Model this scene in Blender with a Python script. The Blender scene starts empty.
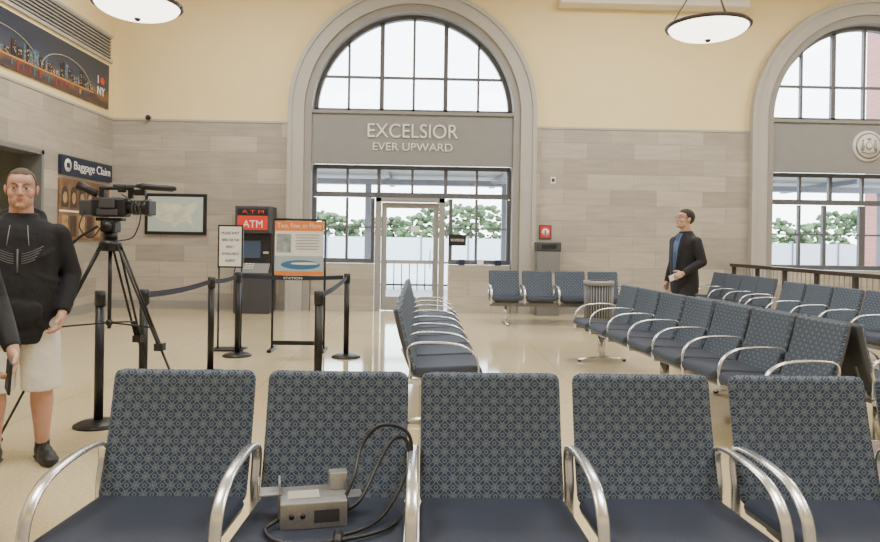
import bpy, bmesh, math, random
from mathutils import Vector, Matrix, Euler
from mathutils.bvhtree import BVHTree
random.seed(4)
scene = bpy.context.scene
COL = scene.collection
V = Vector

# ---------------------------------------------------------------- materials
def new_mat(name):
    m = bpy.data.materials.new(name); m.use_nodes = True
    nt = m.node_tree
    return m, nt, nt.nodes["Principled BSDF"]

def mat(name, col, rough=0.5, metal=0.0, noise=0.0, nscale=20, emit=None, estr=0.0, bump=0.0):
    m, nt, p = new_mat(name)
    p.inputs["Base Color"].default_value = (*col, 1)
    p.inputs["Roughness"].default_value = rough
    p.inputs["Metallic"].default_value = metal
    if emit:
        p.inputs["Emission Color"].default_value = (*emit, 1)
        p.inputs["Emission Strength"].default_value = estr
    if noise > 0 or bump > 0:
        tc = nt.nodes.new("ShaderNodeTexCoord")
        n = nt.nodes.new("ShaderNodeTexNoise"); n.inputs["Scale"].default_value = nscale
        n.inputs["Detail"].default_value = 4
        nt.links.new(tc.outputs["Object"], n.inputs["Vector"])
        if noise > 0:
            r = nt.nodes.new("ShaderNodeValToRGB")
            r.color_ramp.elements[0].position = 0.3; r.color_ramp.elements[1].position = 0.7
            r.color_ramp.elements[0].color = (*[c*(1-noise) for c in col], 1)
            r.color_ramp.elements[1].color = (*[min(1, c*(1+noise)) for c in col], 1)
            nt.links.new(n.outputs["Fac"], r.inputs["Fac"])
            nt.links.new(r.outputs["Color"], p.inputs["Base Color"])
        if bump > 0:
            b = nt.nodes.new("ShaderNodeBump"); b.inputs["Strength"].default_value = bump
            b.inputs["Distance"].default_value = 0.02
            nt.links.new(n.outputs["Fac"], b.inputs["Height"])
            nt.links.new(b.outputs["Normal"], p.inputs["Normal"])
    return m

def stone_mat(name, axis, c1, c2, mortar, bw=0.92, rh=0.305):
    m, nt, p = new_mat(name)
    tc = nt.nodes.new("ShaderNodeTexCoord")
    sep = nt.nodes.new("ShaderNodeSeparateXYZ"); nt.links.new(tc.outputs["Object"], sep.inputs[0])
    cmb = nt.nodes.new("ShaderNodeCombineXYZ")
    nt.links.new(sep.outputs[axis], cmb.inputs[0]); nt.links.new(sep.outputs["Z"], cmb.inputs[1])
    br = nt.nodes.new("ShaderNodeTexBrick")
    br.inputs["Scale"].default_value = 1.0
    br.inputs["Brick Width"].default_value = bw
    br.inputs["Row Height"].default_value = rh
    br.inputs["Mortar Size"].default_value = 0.004
    br.inputs["Mortar Smooth"].default_value = 0.3
    br.inputs["Color1"].default_value = (*c1, 1); br.inputs["Color2"].default_value = (*c2, 1)
    br.inputs["Mortar"].default_value = (*mortar, 1)
    nt.links.new(cmb.outputs[0], br.inputs["Vector"])
    mp = nt.nodes.new("ShaderNodeMapping"); mp.inputs["Scale"].default_value = (1.2, 9, 1)
    nt.links.new(cmb.outputs[0], mp.inputs[0])
    n = nt.nodes.new("ShaderNodeTexNoise"); n.inputs["Scale"].default_value = 1.5; n.inputs["Detail"].default_value = 6
    nt.links.new(mp.outputs[0], n.inputs["Vector"])
    r = nt.nodes.new("ShaderNodeValToRGB")
    r.color_ramp.elements[0].position = 0.3; r.color_ramp.elements[0].color = (0.86, 0.86, 0.86, 1)
    r.color_ramp.elements[1].position = 0.7; r.color_ramp.elements[1].color = (1.05, 1.05, 1.05, 1)
    nt.links.new(n.outputs["Fac"], r.inputs["Fac"])
    mx = nt.nodes.new("ShaderNodeMix"); mx.data_type = 'RGBA'; mx.blend_type = 'MULTIPLY'
    mx.inputs[0].default_value = 1
    nt.links.new(br.outputs["Color"], mx.inputs[6]); nt.links.new(r.outputs["Color"], mx.inputs[7])
    nt.links.new(mx.outputs[2], p.inputs["Base Color"])
    p.inputs["Roughness"].default_value = 0.45
    return m

def floor_mat():
    m, nt, p = new_mat("terrazzo_floor")
    tc = nt.nodes.new("ShaderNodeTexCoord")
    n = nt.nodes.new("ShaderNodeTexNoise"); n.inputs["Scale"].default_value = 60; n.inputs["Detail"].default_value = 3
    nt.links.new(tc.outputs["Object"], n.inputs["Vector"])
    r = nt.nodes.new("ShaderNodeValToRGB")
    r.color_ramp.elements[0].position = 0.35; r.color_ramp.elements[0].color = (0.54, 0.445, 0.265, 1)
    r.color_ramp.elements[1].position = 0.65; r.color_ramp.elements[1].color = (0.66, 0.555, 0.345, 1)
    nt.links.new(n.outputs["Fac"], r.inputs["Fac"])
    br = nt.nodes.new("ShaderNodeTexBrick"); br.offset = 0
    br.inputs["Scale"].default_value = 1; br.inputs["Brick Width"].default_value = 1.5
    br.inputs["Row Height"].default_value = 1.5; br.inputs["Mortar Size"].default_value = 0.004
    br.inputs["Color1"].default_value = (1, 1, 1, 1); br.inputs["Color2"].default_value = (0.95, 0.95, 0.95, 1)
    br.inputs["Mortar"].default_value = (0.68, 0.64, 0.56, 1)
    nt.links.new(tc.outputs["Object"], br.inputs["Vector"])
    mx = nt.nodes.new("ShaderNodeMix"); mx.data_type = 'RGBA'; mx.blend_type = 'MULTIPLY'; mx.inputs[0].default_value = 1
    nt.links.new(r.outputs["Color"], mx.inputs[6]); nt.links.new(br.outputs["Color"], mx.inputs[7])
    nt.links.new(mx.outputs[2], p.inputs["Base Color"])
    p.inputs["Roughness"].default_value = 0.08
    p.inputs["Specular IOR Level"].default_value = 1.0
    return m

def fabric_mat():
    m, nt, p = new_mat("patterned_seat_fabric")
    uv = nt.nodes.new("ShaderNodeUVMap"); uv.uv_map = "UVMap"
    a = 0.062
    sc = nt.nodes.new("ShaderNodeVectorMath"); sc.operation = 'SCALE'; sc.inputs["Scale"].default_value = 1/a
    nt.links.new(uv.outputs[0], sc.inputs[0])
    last = None
    for (ox, oy, rr, w) in [(0, 0, .475, .028), (.5, .5, .475, .028), (0.5, 0, .19, .024), (0, .5, .19, .024), (0, 0, .10, .03), (.5, .5, .10, .03)]:
        ad = nt.nodes.new("ShaderNodeVectorMath"); ad.operation = 'ADD'; ad.inputs[1].default_value = (ox+100, oy+100, 0)
        nt.links.new(sc.outputs[0], ad.inputs[0])
        fr = nt.nodes.new("ShaderNodeVectorMath"); fr.operation = 'FRACTION'; nt.links.new(ad.outputs[0], fr.inputs[0])
        sb = nt.nodes.new("ShaderNodeVectorMath"); sb.operation = 'SUBTRACT'; sb.inputs[1].default_value = (.5, .5, 0)
        nt.links.new(fr.outputs[0], sb.inputs[0])
        ln = nt.nodes.new("ShaderNodeVectorMath"); ln.operation = 'LENGTH'; nt.links.new(sb.outputs[0], ln.inputs[0])
        cp = nt.nodes.new("ShaderNodeMath"); cp.operation = 'COMPARE'
        cp.inputs[1].default_value = rr; cp.inputs[2].default_value = w
        nt.links.new(ln.outputs["Value"], cp.inputs[0])
        if last is None: last = cp
        else:
            mxm = nt.nodes.new("ShaderNodeMath"); mxm.operation = 'MAXIMUM'
            nt.links.new(last.outputs[0], mxm.inputs[0]); nt.links.new(cp.outputs[0], mxm.inputs[1]); last = mxm
    mx = nt.nodes.new("ShaderNodeMix"); mx.data_type = 'RGBA'
    mx.inputs[6].default_value = (0.026, 0.042, 0.078, 1); mx.inputs[7].default_value = (0.125, 0.150, 0.175, 1)
    nt.links.new(last.outputs[0], mx.inputs[0]); nt.links.new(mx.outputs[2], p.inputs["Base Color"])
    p.inputs["Roughness"].default_value = 0.85
    return m

def glass_mat():
    m = bpy.data.materials.new("window_glass"); m.use_nodes = True
    nt = m.node_tree; nt.nodes.clear()
    o = nt.nodes.new("ShaderNodeOutputMaterial"); t = nt.nodes.new("ShaderNodeBsdfTransparent")
    t.inputs[0].default_value = (0.93, 0.96, 0.97, 1)
    g = nt.nodes.new("ShaderNodeBsdfGlossy"); g.inputs["Roughness"].default_value = 0.02
    x = nt.nodes.new("ShaderNodeMixShader"); x.inputs[0].default_value = 0.05
    nt.links.new(t.outputs[0], x.inputs[1]); nt.links.new(g.outputs[0], x.inputs[2]); nt.links.new(x.outputs[0], o.inputs[0])
    return m

M = {}
M['stoneX'] = stone_mat("limestone_panels_back", "X", (0.50, 0.445, 0.375), (0.345, 0.31, 0.265), (0.29, 0.26, 0.22))
M['stoneY'] = stone_mat("limestone_panels_side", "Y", (0.50, 0.445, 0.375), (0.345, 0.31, 0.265), (0.29, 0.26, 0.22))
M['cream'] = mat("cream_plaster", (0.82, 0.665, 0.365), 0.8, noise=0.015, nscale=3)
M['ceil'] = mat("ceiling_paint", (0.78, 0.75, 0.66), 0.8)
M['arch'] = mat("arch_limestone", (0.28, 0.265, 0.245), 0.6, noise=0.03, nscale=4)
M['arch2'] = mat("arch_limestone_light", (0.42, 0.395, 0.36), 0.6, noise=0.03, nscale=4)
M['panel'] = mat("grey_entablature", (0.235, 0.232, 0.225), 0.6, noise=0.03, nscale=4)
M['letters'] = mat("letter_metal", (0.72, 0.71, 0.68), 0.35)
M['frame'] = mat("window_frame_grey", (0.10, 0.10, 0.11), 0.5)
M['doorframe'] = mat("door_frame_paint", (0.28, 0.27, 0.255), 0.5)
M['glass'] = glass_mat()
M['floor'] = floor_mat()
M['fabric'] = fabric_mat()
M['cushion'] = mat("navy_cushion", (0.018, 0.025, 0.046), 0.7, noise=0.15, nscale=150)
M['shell'] = mat("dark_shell", (0.05, 0.055, 0.065), 0.5)
M['alu'] = mat("polished_aluminium", (0.74, 0.75, 0.77), 0.25, 0.85)
M['beam'] = mat("beam_metal", (0.25, 0.25, 0.27), 0.4, 0.6)
M['black'] = mat("black_plastic", (0.010, 0.010, 0.012), 0.45)
M['blackm'] = mat("black_satin_metal", (0.012, 0.012, 0.014), 0.4, 0.2)
M['dgrey'] = mat("dark_grey", (0.05, 0.05, 0.06), 0.5)
M['grey'] = mat("mid_grey_metal", (0.25, 0.25, 0.25), 0.45, 0.4)
M['white'] = mat("white_paper", (0.8, 0.8, 0.78), 0.6)
M['red'] = mat("red_sign", (0.65, 0.04, 0.02), 0.5)
M['orange'] = mat("orange_print", (0.80, 0.24, 0.05), 0.5)
M['navy'] = mat("navy_sign", (0.012, 0.022, 0.055), 0.4)
M['blue'] = mat("blue_print", (0.05, 0.18, 0.36), 0.5)
M['belt'] = mat("navy_belt", (0.015, 0.02, 0.04), 0.7)
M['brass'] = mat("bronze", (0.07, 0.055, 0.045), 0.4, 0.6)
M['bowl'] = mat("alabaster_bowl", (0.9, 0.88, 0.82), 0.4, emit=(1.0, 0.94, 0.82), estr=5)

# ---------------------------------------------------------------- builder
class B:
    def __init__(s, name):
        s.name = name; s.bm = bmesh.new(); s.mats = []
        s.uv = s.bm.loops.layers.uv.new("UVMap")
    def mi(s, m):
        if isinstance(m, str): m = M[m]
        if m not in s.mats: s.mats.append(m)
        return s.mats.index(m)
    def faces(s, vs, fs, m, smooth=False, uvs=None):
        k = s.mi(m)
        bv = [s.bm.verts.new(v) for v in vs]
        for f in fs:
            try: bf = s.bm.faces.new([bv[i] for i in f])
            except ValueError: continue
            bf.material_index = k; bf.smooth = smooth
            if uvs:
                for l, i in zip(bf.loops, f): l[s.uv].uv = uvs[i]
    def box(s, lo, hi, m, mtx=None, bevel=0.0):
        x0, y0, z0 = lo; x1, y1, z1 = hi
        vs = [V(p) for p in [(x0,y0,z0),(x1,y0,z0),(x1,y1,z0),(x0,y1,z0),(x0,y0,z1),(x1,y0,z1),(x1,y1,z1),(x0,y1,z1)]]
        fs = [(0,3,2,1),(4,5,6,7),(0,1,5,4),(1,2,6,5),(2,3,7,6),(3,0,4,7)]
        if bevel > 0:
            t = bmesh.new(); bv = [t.verts.new(v) for v in vs]
            for f in fs: t.faces.new([bv[i] for i in f])
            bmesh.ops.bevel(t, geom=t.edges[:], offset=bevel, segments=2, affect='EDGES', profile=0.5)
            t.verts.index_update()
            vs = [v.co.copy() for v in t.verts]; fs = [tuple(v.index for v in f.verts) for f in t.faces]; t.free()
        if mtx: vs = [mtx @ v for v in vs]
        s.faces(vs, fs, m)
    def cbox(s, c, size, m, rot=(0,0,0), bevel=0.0):
        mt = Matrix.Translation(c) @ Euler(rot).to_matrix().to_4x4()
        h = [d/2 for d in size]
        s.box([-h[0],-h[1],-h[2]], h, m, mt, bevel)
    def tube(s, pts, r, m, seg=12, frame=None, caps=True, mtx=None):
        pts = [V(p) for p in pts]; n = len(pts)
        if not isinstance(r, (list, tuple)): r = [r]*n
        tang = []
        for i in range(n):
            a = pts[max(0, i-1)]; b = pts[min(n-1, i+1)]
            tang.append((b-a).normalized())
        up = V(frame) if frame else (V((1,0,0)) if abs(tang[0].x) < 0.9 else V((0,1,0)))
        vs = []; fs = []
        for i in range(n):
            t = tang[i]; u = (up - t*up.dot(t)).normalized(); w = t.cross(u)
            if not frame: up = u
            ra, rb = (r[i] if isinstance(r[i], (list, tuple)) else (r[i], r[i]))
            for k in range(seg):
                a = 2*math.pi*k/seg
                vs.append(pts[i] + u*math.cos(a)*ra + w*math.sin(a)*rb)
        for i in range(n-1):
            for k in range(seg):
                k2 = (k+1) % seg
                fs.append((i*seg+k, i*seg+k2, (i+1)*seg+k2, (i+1)*seg+k))
        if mtx: vs = [mtx @ v for v in vs]
        if caps:
            fs.append(tuple(reversed(range(seg)))); fs.append(tuple((n-1)*seg+k for k in range(seg)))
        s.faces(vs, fs, m, True)
    def ell(s, c, r, m, mtx=None, seg=20, rings=12, cond=None):
        vs = []; fs = []
        for i in range(rings+1):
            th = math.pi*i/rings
            for k in range(seg):
                a = 2*math.pi*k/seg
                vs.append(V((c[0]+r[0]*math.sin(th)*math.cos(a), c[1]+r[1]*math.sin(th)*math.sin(a), c[2]+r[2]*math.cos(th))))
        for i in range(rings):
            for k in range(seg):
                k2 = (k+1) % seg
                f = (i*seg+k, (i+1)*seg+k, (i+1)*seg+k2, i*seg+k2)
                if cond and not all(cond(vs[j]) for j in f): continue
                fs.append(f)
        if mtx: vs = [mtx @ v for v in vs]
        s.faces(vs, fs, m, True)
    def capsule(s, p0, p1, r0, r1, m, seg=12):
        s.tube([p0, p1], [r0, r1], m, seg)
        s.ell(p0, (r0,)*3, m, seg=seg, rings=8); s.ell(p1, (r1,)*3, m, seg=seg, rings=8)
    def text(s, body, mtx, m, width=None, height=None, depth=0.004):
        c = bpy.data.curves.new("t", 'FONT'); c.body = body; c.extrude = 0.02; c.align_x = 'CENTER'; c.size = 1
        o = bpy.data.objects.new("t", c); COL.objects.link(o)
        dg = bpy.context.evaluated_depsgraph_get(); e = o.evaluated_get(dg); me = e.to_mesh()
        vs = [v.co.copy() for v in me.vertices]; fs = [tuple(p.vertices) for p in me.polygons]
        e.to_mesh_clear(); bpy.data.objects.remove(o); bpy.data.curves.remove(c)
        x0 = min(v.x for v in vs); x1 = max(v.x for v in vs); y0 = min(v.y for v in vs); y1 = max(v.y for v in vs)
        sx = width/(x1-x0) if width else None; sy = height/(y1-y0) if height else None
        sx = sx or sy; sy = sy or sx
        out = []
        for v in vs:
            out.append(mtx @ V(((v.x-(x0+x1)/2)*sx, (v.y-(y0+y1)/2)*sy, v.z/0.02*depth)))
        s.faces(out, fs, m)
    def clean(s):
        bmesh.ops.remove_doubles(s.bm, verts=s.bm.verts[:], dist=1e-5)
        bmesh.ops.recalc_face_normals(s.bm, faces=s.bm.faces[:])
    def done(s, loc=(0,0,0), rotz=0.0, parent=None, clean=True, name=None):
        if clean: s.clean()
        me = bpy.data.meshes.new(s.name); s.bm.to_mesh(me); s.bm.free()
        for m in s.mats: me.materials.append(m)
        o = bpy.data.objects.new(s.name, me); COL.objects.link(o)
        o.location = loc; o.rotation_euler = (0, 0, rotz)
        if parent: o.parent = parent
        return o

def TX(loc): return Matrix.Translation(loc) @ Matrix.Rotation(math.pi/2, 4, 'X')
def TL(loc): return Matrix.Translation(loc) @ Matrix.Rotation(math.pi/2, 4, 'Z') @ Matrix.Rotation(math.pi/2, 4, 'X')

# ---------------------------------------------------------------- room shell
YB = 13.5; XL = -6.0; XR = 13.0; YN = -3.0; H = 6.7
C1, C2, ZS = -0.21, 8.85, 3.88
b = B("floor"); b.box((XL-0.3, YN-0.3, -0.1), (XR+0.3, YB+0.39, 0), 'floor'); b.done()
b = B("ceiling"); b.box((XL-0.3, YN-0.3, H), (XR+0.3, YB+0.4, H+0.2), 'ceil'); b.done()

b = B("wall_back"); R0 = 2.0
spans = [(XL-0.3, C1-R0), (C1+R0, C2-R0), (C2+R0, XR+0.3)]
for a, c in spans:
    b.box((a, YB, 3.62), (c, YB+0.4, H), 'cream')
    b.box((a, YB-0.03, 0), (c, YB+0.4, 3.62), 'stoneX')
    b.box((a, YB-0.045, 3.62), (c, YB, 3.66), 'arch2')
for cx in (C1, C2):
    n = 48; xs = [cx - R0*math.cos(math.pi*i/n) for i in range(n+1)]
    zs = [ZS + R0*math.sin(math.pi*i/n) for i in range(n+1)]
    for i in range(n):
        b.faces([(xs[i],YB,zs[i]),(xs[i+1],YB,zs[i+1]),(xs[i+1],YB,H),(xs[i],YB,H),
                 (xs[i],YB+.4,zs[i]),(xs[i+1],YB+.4,zs[i+1]),(xs[i+1],YB+.4,H),(xs[i],YB+.4,H)],
                [(0,1,2,3),(7,6,5,4),(0,4,5,1)], 'cream')
b.done(clean=False)

def arch_band(bd, cx, ri, ro, y0, y1, m, zb=0.0):
    pi_, po = [(cx-ri, zb)], [(cx-ro, zb)]
    n = 56
    for i in range(n+1):
        a = math.pi*i/n
        pi_.append((cx-ri*math.cos(a), ZS+ri*math.sin(a))); po.append((cx-ro*math.cos(a), ZS+ro*math.sin(a)))
    pi_.append((cx+ri, zb)); po.append((cx+ro, zb))
    vs = []; fs = []
    for (ix, iz), (ox, oz) in zip(pi_, po):
        vs += [V((ix, y0, iz)), V((ox, y0, oz)), V((ox, y1, oz)), V((ix, y1, iz))]
    for i in range(len(pi_)-1):
        for k in range(4):
            k2 = (k+1) % 4
            fs.append((i*4+k, i*4+k2, (i+1)*4+k2, (i+1)*4+k))
    fs += [(0,3,2,1), tuple((len(pi_)-1)*4+k for k in range(4))]
    bd.faces(vs, fs, m)

for idx, cx in enumerate((C1, C2)):
    b = B("trim_%d" % (idx+1))
    arch_band(b, cx, 1.96, 2.10, YB-0.09, YB+0.4, 'arch')
    arch_band(b, cx, 2.10, 2.38, YB-0.14, YB+0.01, 'arch2')
    arch_band(b, cx, 2.33, 2.41, YB-0.17, YB-0.02, 'arch2')
    b.done()
    b = B("entablature_panel")
    b.box((cx-1.96, YB-0.04, 2.93), (cx+1.96, YB+0.14, 3.86), 'panel')
    b.box((cx-1.96, YB-0.08, 3.84), (cx+1.96, YB+0.14, 3.90), 'panel')
    b.box((cx-1.96, YB-0.06, 2.87), (cx+1.96, YB+0.14, 2.94), 'panel')
    if idx == 0:
        b.text("EXCELSIOR", TX((cx, YB-0.05, 3.52)), 'letters', 1.76, 0.27, 0.02)
        b.text("EVER UPWARD", TX((cx, YB-0.05, 3.21)), 'letters', 1.55, 0.15, 0.015)
    else:
        ex = 8.80
        b.tube([(ex, YB-0.03, 3.40), (ex, YB-0.075, 3.40)], [0.31, 0.30], 'letters', 40)
        b.tube([(ex, YB-0.075, 3.40), (ex, YB-0.085, 3.40)], [0.26, 0.26], 'grey', 40)
        b.tube([(ex, YB-0.085, 3.40), (ex, YB-0.092, 3.40)], [0.23, 0.23], 'letters', 40)
        b.ell((ex, YB-0.09, 3.40), (0.075, 0.015, 0.09), 'arch')
        b.ell((ex, YB-0.10, 3.41), (0.05, 0.015, 0.055), 'letters')
        for sg in (-1, 1):
            b.tube([(ex+sg*.14, YB-.09, 3.30), (ex+sg*.12, YB-.095, 3.38), (ex+sg*.125, YB-.095, 3.46)], [.028, .035, .018], 'arch', 10)
            b.ell((ex+sg*.125, YB-.095, 3.50), (.02, .015, .022), 'arch')
        b.ell((ex, YB-0.09, 3.53), (0.05, 0.015, 0.03), 'arch')
        b.tube([(ex-.15, YB-.095, 3.27), (ex, YB-.10, 3.25), (ex+.15, YB-.095, 3.27)], .014, 'arch', 8)
    b.done()
    # windows
    b = B("window_%d" % (idx*2+1))      # lunette
    y0, y1 = YB+0.16, YB+0.24
    arch_band(b, cx, 1.88, 1.97, y0, y1+0.04, 'frame', zb=ZS+.02)
    b.box((cx-1.93, y0, ZS+.02), (cx+1.93, y1, ZS+0.10), 'frame')
    for off, w in ((-1.28, .045), (-0.63, .085), (0, .05), (0.63, .085), (1.28, .045)):
        zt = ZS + math.sqrt(1.93**2-off**2)
        b.box((cx+off-w/2, y0, ZS+.03), (cx+off+w/2, y1, zt-0.02), 'frame')
    hw = math.sqrt(1.93**2-0.72**2)
    b.box((cx-hw, y0+0.005, ZS+0.70), (cx+hw, y1-0.005, ZS+0.745), 'frame')
    vs = [V((cx, YB+0.2, ZS+0.03))]
    for i in range(41):
        a = math.pi*i/40; vs.append(V((cx-1.92*math.cos(a), YB+0.2, ZS+.03+1.9*math.sin(a))))
    b.faces(vs, [(0, i, i+1) for i in range(1, 41)], 'glass')
    b.done()
    m = 'frame'; zsill = 0.97
    b = B("window_%d" % (idx+5))      # transom strip
    b.box((cx-1.95, y0, 2.78), (cx+1.95, y1, 2.86), m)
    b.box((cx-1.95, y0-.02, 2.23), (cx+1.95, y1, 2.33), m)
    for off, w in ((-1.92, .08), (-1.28, .05), (-0.66, .07), (0, .05), (0.66, .07), (1.28, .05), (1.92, .08)):
        b.box((cx+off-w/2, y0, 2.33), (cx+off+w/2, y1, 2.79), m)
    b.faces([(cx-1.92,YB+.2,2.3),(cx+1.92,YB+.2,2.3),(cx+1.92,YB+.2,2.82),(cx-1.92,YB+.2,2.82)], [(0,1,2,3)], 'glass')
    b.done()
    for sg in (-1, 1):
        b = B("window_%d" % (7+idx*2+(sg+1)//2))
        xa, xb = sorted((cx+sg*1.95, cx+sg*(.73 if idx == 0 else 0.0)))
        for off, w in ((1.92, .08), (1.28, .05), (0.77, .07)): b.box((cx+sg*off-w/2, y0, zsill), (cx+sg*off+w/2, y1, 2.22), m)
        if idx: b.box((cx+sg*.03-.03, y0, zsill), (cx+sg*.03+.03, y1, 2.22), m)
        b.box((xa, y0-.04, zsill-.04), (xb, y1, zsill+.05), m)
        b.box((xa, y0+.01, 1.62), (xb, y1-.01, 1.65), m)
        b.faces([(xa,YB+.2,zsill),(xb,YB+.2,zsill),(xb,YB+.2,2.23),(xa,YB+.2,2.23)], [(0,1,2,3)], 'glass')
        b.done()
        b = B("wall_window_sill"); b.box((xa, YB, 0), (xb, YB+0.38, zsill-.05), 'stoneX'); b.done()

# door
b = B("door_1"); y0, y1 = YB+0.10, YB+0.17
DC = C1-.03
b.box((DC-.68, YB+.02, 0), (DC-.57, YB+.15, 2.22), 'doorframe'); b.box((DC+.57, YB+.02, 0), (DC+.68, YB+.15, 2.22), 'doorframe')
b.box((DC-.68, YB+.02, 2.14), (DC+.68, YB+.15, 2.22), 'doorframe')
b.box((DC-.56, y0, 0.01), (DC-.46, y1, 2.13), 'doorframe'); b.box((DC+.46, y0, 0.01), (DC+.56, y1, 2.13), 'doorframe')
b.box((DC-.46, y0, 2.02), (DC+.46, y1, 2.13), 'doorframe'); b.box((DC-.46, y0, 0.01), (DC+.46, y1, 0.28), 'doorframe')
b.box((DC-.46, y0, 0.93), (DC+.46, y1, 1.00), 'doorframe')
b.faces([(DC-.47,YB+.135,.25),(DC+.47,YB+.135,.25),(DC+.47,YB+.135,2.05),(DC-.47,YB+.135,2.05)], [(0,1,2,3)], 'glass')
b.tube([(DC+.40, y0-.01, 0.85), (DC+.40, y0-.06, 0.88), (DC+.40, y0-.06, 1.22), (DC+.40, y0-.01, 1.25)], .012, 'alu')
b.box((DC-.45, y0-.05, .94), (DC+.36, y0-.01, .985), 'alu')
b.cbox((DC+.1, YB+.125, 1.62), (.18, .004, .12), 'white')
b.done()

# baseboards
b = B("baseboard_back")
for a, c in ((XL, C1-2.42), (C1+2.42, C2-2.42), (C2+2.42, XR)):
    b.box((a+.04, YB-0.06, 0), (c, YB-0.031, 0.16), 'arch')
b.done()
b = B("trim_3"); b.box((C1+2.8, YB-.35, 6.0), (C2-2.6, YB, 6.12), 'ceil'); b.box((C1+2.9, YB-.28, 6.12), (C2-2.7, YB, 6.26), 'ceil'); b.done()

# left wall with recessed opening
OY0, OY1, OZ = 8.6, 11.05, 2.72
b = B("wall_left")
for (ya, yb_) in ((YN-.3, OY0), (OY1, YB)):
    b.box((XL-.3, ya, 0), (XL, yb_, 3.62), 'stoneY')
b.box((XL-.3, OY0, OZ), (XL, OY1, 3.62), 'stoneY')
b.box((XL-.3, YN-.3, 3.62), (XL, YB, H), 'cream')
b.done()
b = B("trim_5"); b.box((XL, YN, 3.62), (XL+.015, YB-.05, 3.66), 'arch2'); b.done()
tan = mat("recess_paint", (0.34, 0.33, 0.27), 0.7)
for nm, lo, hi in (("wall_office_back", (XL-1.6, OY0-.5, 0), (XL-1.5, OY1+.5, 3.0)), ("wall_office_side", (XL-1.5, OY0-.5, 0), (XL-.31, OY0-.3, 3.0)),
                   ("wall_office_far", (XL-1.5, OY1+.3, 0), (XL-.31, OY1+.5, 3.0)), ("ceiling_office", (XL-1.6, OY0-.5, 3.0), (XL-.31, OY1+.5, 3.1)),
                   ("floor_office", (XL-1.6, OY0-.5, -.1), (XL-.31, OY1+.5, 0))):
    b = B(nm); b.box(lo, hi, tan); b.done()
b = B("trim_4")
b.box((XL-.3, OY1-.07, 0), (XL+.02, OY1, OZ), 'grey'); b.box((XL-.3, OY0, 0), (XL+.02, OY0+.07, OZ), 'grey')
b.box((XL-.3, OY0, OZ-.07), (XL+.02, OY1, OZ), 'grey'); b.done()
b = B("ticket_counter")
b.box((XL-.75, OY0+.08, 0), (XL-.35, OY1-.08, 1.02), 'doorframe'); b.box((XL-.8, OY0+.08, 1.02), (XL-.32, OY1-.08, 1.07), 'dgrey'); b.done()
b = B("baseboard_left")
b.box((XL, OY1, 0), (XL+.03, YB-.07, .16), 'arch'); b.box((XL, YN, 0), (XL+.03, OY0, .16), 'arch'); b.done()
b = B("wall_right"); b.box((XR, YN-.3, 0), (XR+.3, YB, 3.62), 'stoneY'); b.box((XR+.03, YN-.3, 3.62), (XR+.3, YB, H), 'cream'); b.done()
b = B("wall_near"); b.box((XL, YN-.3, 0), (XR, YN, 3.62), 'stoneX'); b.box((XL, YN-.3, 3.62), (XR, YN-.03, H), 'cream'); b.done()

# vent louver
b = B("air_vent_grille")
b.box((XL+.001, 7.0, 4.72), (XL+.006, 13.3, 5.16), 'dgrey')
b.box((XL+.001, 6.95, 4.68), (XL+.04, 13.35, 4.73), 'arch2'); b.box((XL+.001, 6.95, 5.15), (XL+.04, 13.35, 5.20), 'arch2')
for i in range(7):
    z = 4.76+i*.06
    b.box((XL+.006, 7.0, z), (XL+.03, 13.3, z+.028), 'doorframe')
b.done()
# night skyline mural
def sky_print():
    m, nt, p = new_mat("night_sky_print")
    tc = nt.nodes.new("ShaderNodeTexCoord"); sp_ = nt.nodes.new("ShaderNodeSeparateXYZ"); nt.links.new(tc.outputs["Object"], sp_.inputs[0])
    mr = nt.nodes.new("ShaderNodeMapRange"); mr.inputs[1].default_value = 3.78; mr.inputs[2].default_value = 4.60
    nz = nt.nodes.new("ShaderNodeTexNoise"); nz.inputs["Scale"].default_value = 2.5; nz.inputs["Detail"].default_value = 5
    nt.links.new(tc.outputs["Object"], nz.inputs["Vector"])
    ad = nt.nodes.new("ShaderNodeMath"); ad.operation = 'MULTIPLY_ADD'; ad.inputs[1].default_value = .35; 
    nt.links.new(sp_.outputs["Z"], mr.inputs[0]); nt.links.new(nz.outputs["Fac"], ad.inputs[0]); nt.links.new(mr.outputs[0], ad.inputs[2])
    r = nt.nodes.new("ShaderNodeValToRGB"); e = r.color_ramp.elements
    e[0].position = .1; e[0].color = (.10, .035, .025, 1); e[1].position = 1.0; e[1].color = (.012, .025, .055, 1)
    for po, c in ((.30, (.03, .03, .05, 1)), (.42, (.20, .10, .04, 1)), (.55, (.03, .045, .075, 1)), (.8, (.015, .03, .07, 1))):
        q = e.new(po); q.color = c
    nt.links.new(ad.outputs[0], r.inputs[0]); nt.links.new(r.outputs[0], p.inputs["Base Color"]); p.inputs["Roughness"].default_value = .4
    return m
nb = sky_print()
nl = [mat("print_amber", (0.50, 0.24, 0.06), .5), mat("print_red", (0.28, 0.03, 0.03), .5), mat("print_teal", (0.04, 0.11, 0.17), .5),
      mat("print_dark", (0.012, 0.014, 0.024), .5), mat("print_pale", (0.45, 0.40, 0.32), .5)]
b = B("skyline_mural"); xm = XL+.03
b.box((XL+.002, 6.6, 3.78), (xm, 13.22, 4.60), nb)
y = 6.7
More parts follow.
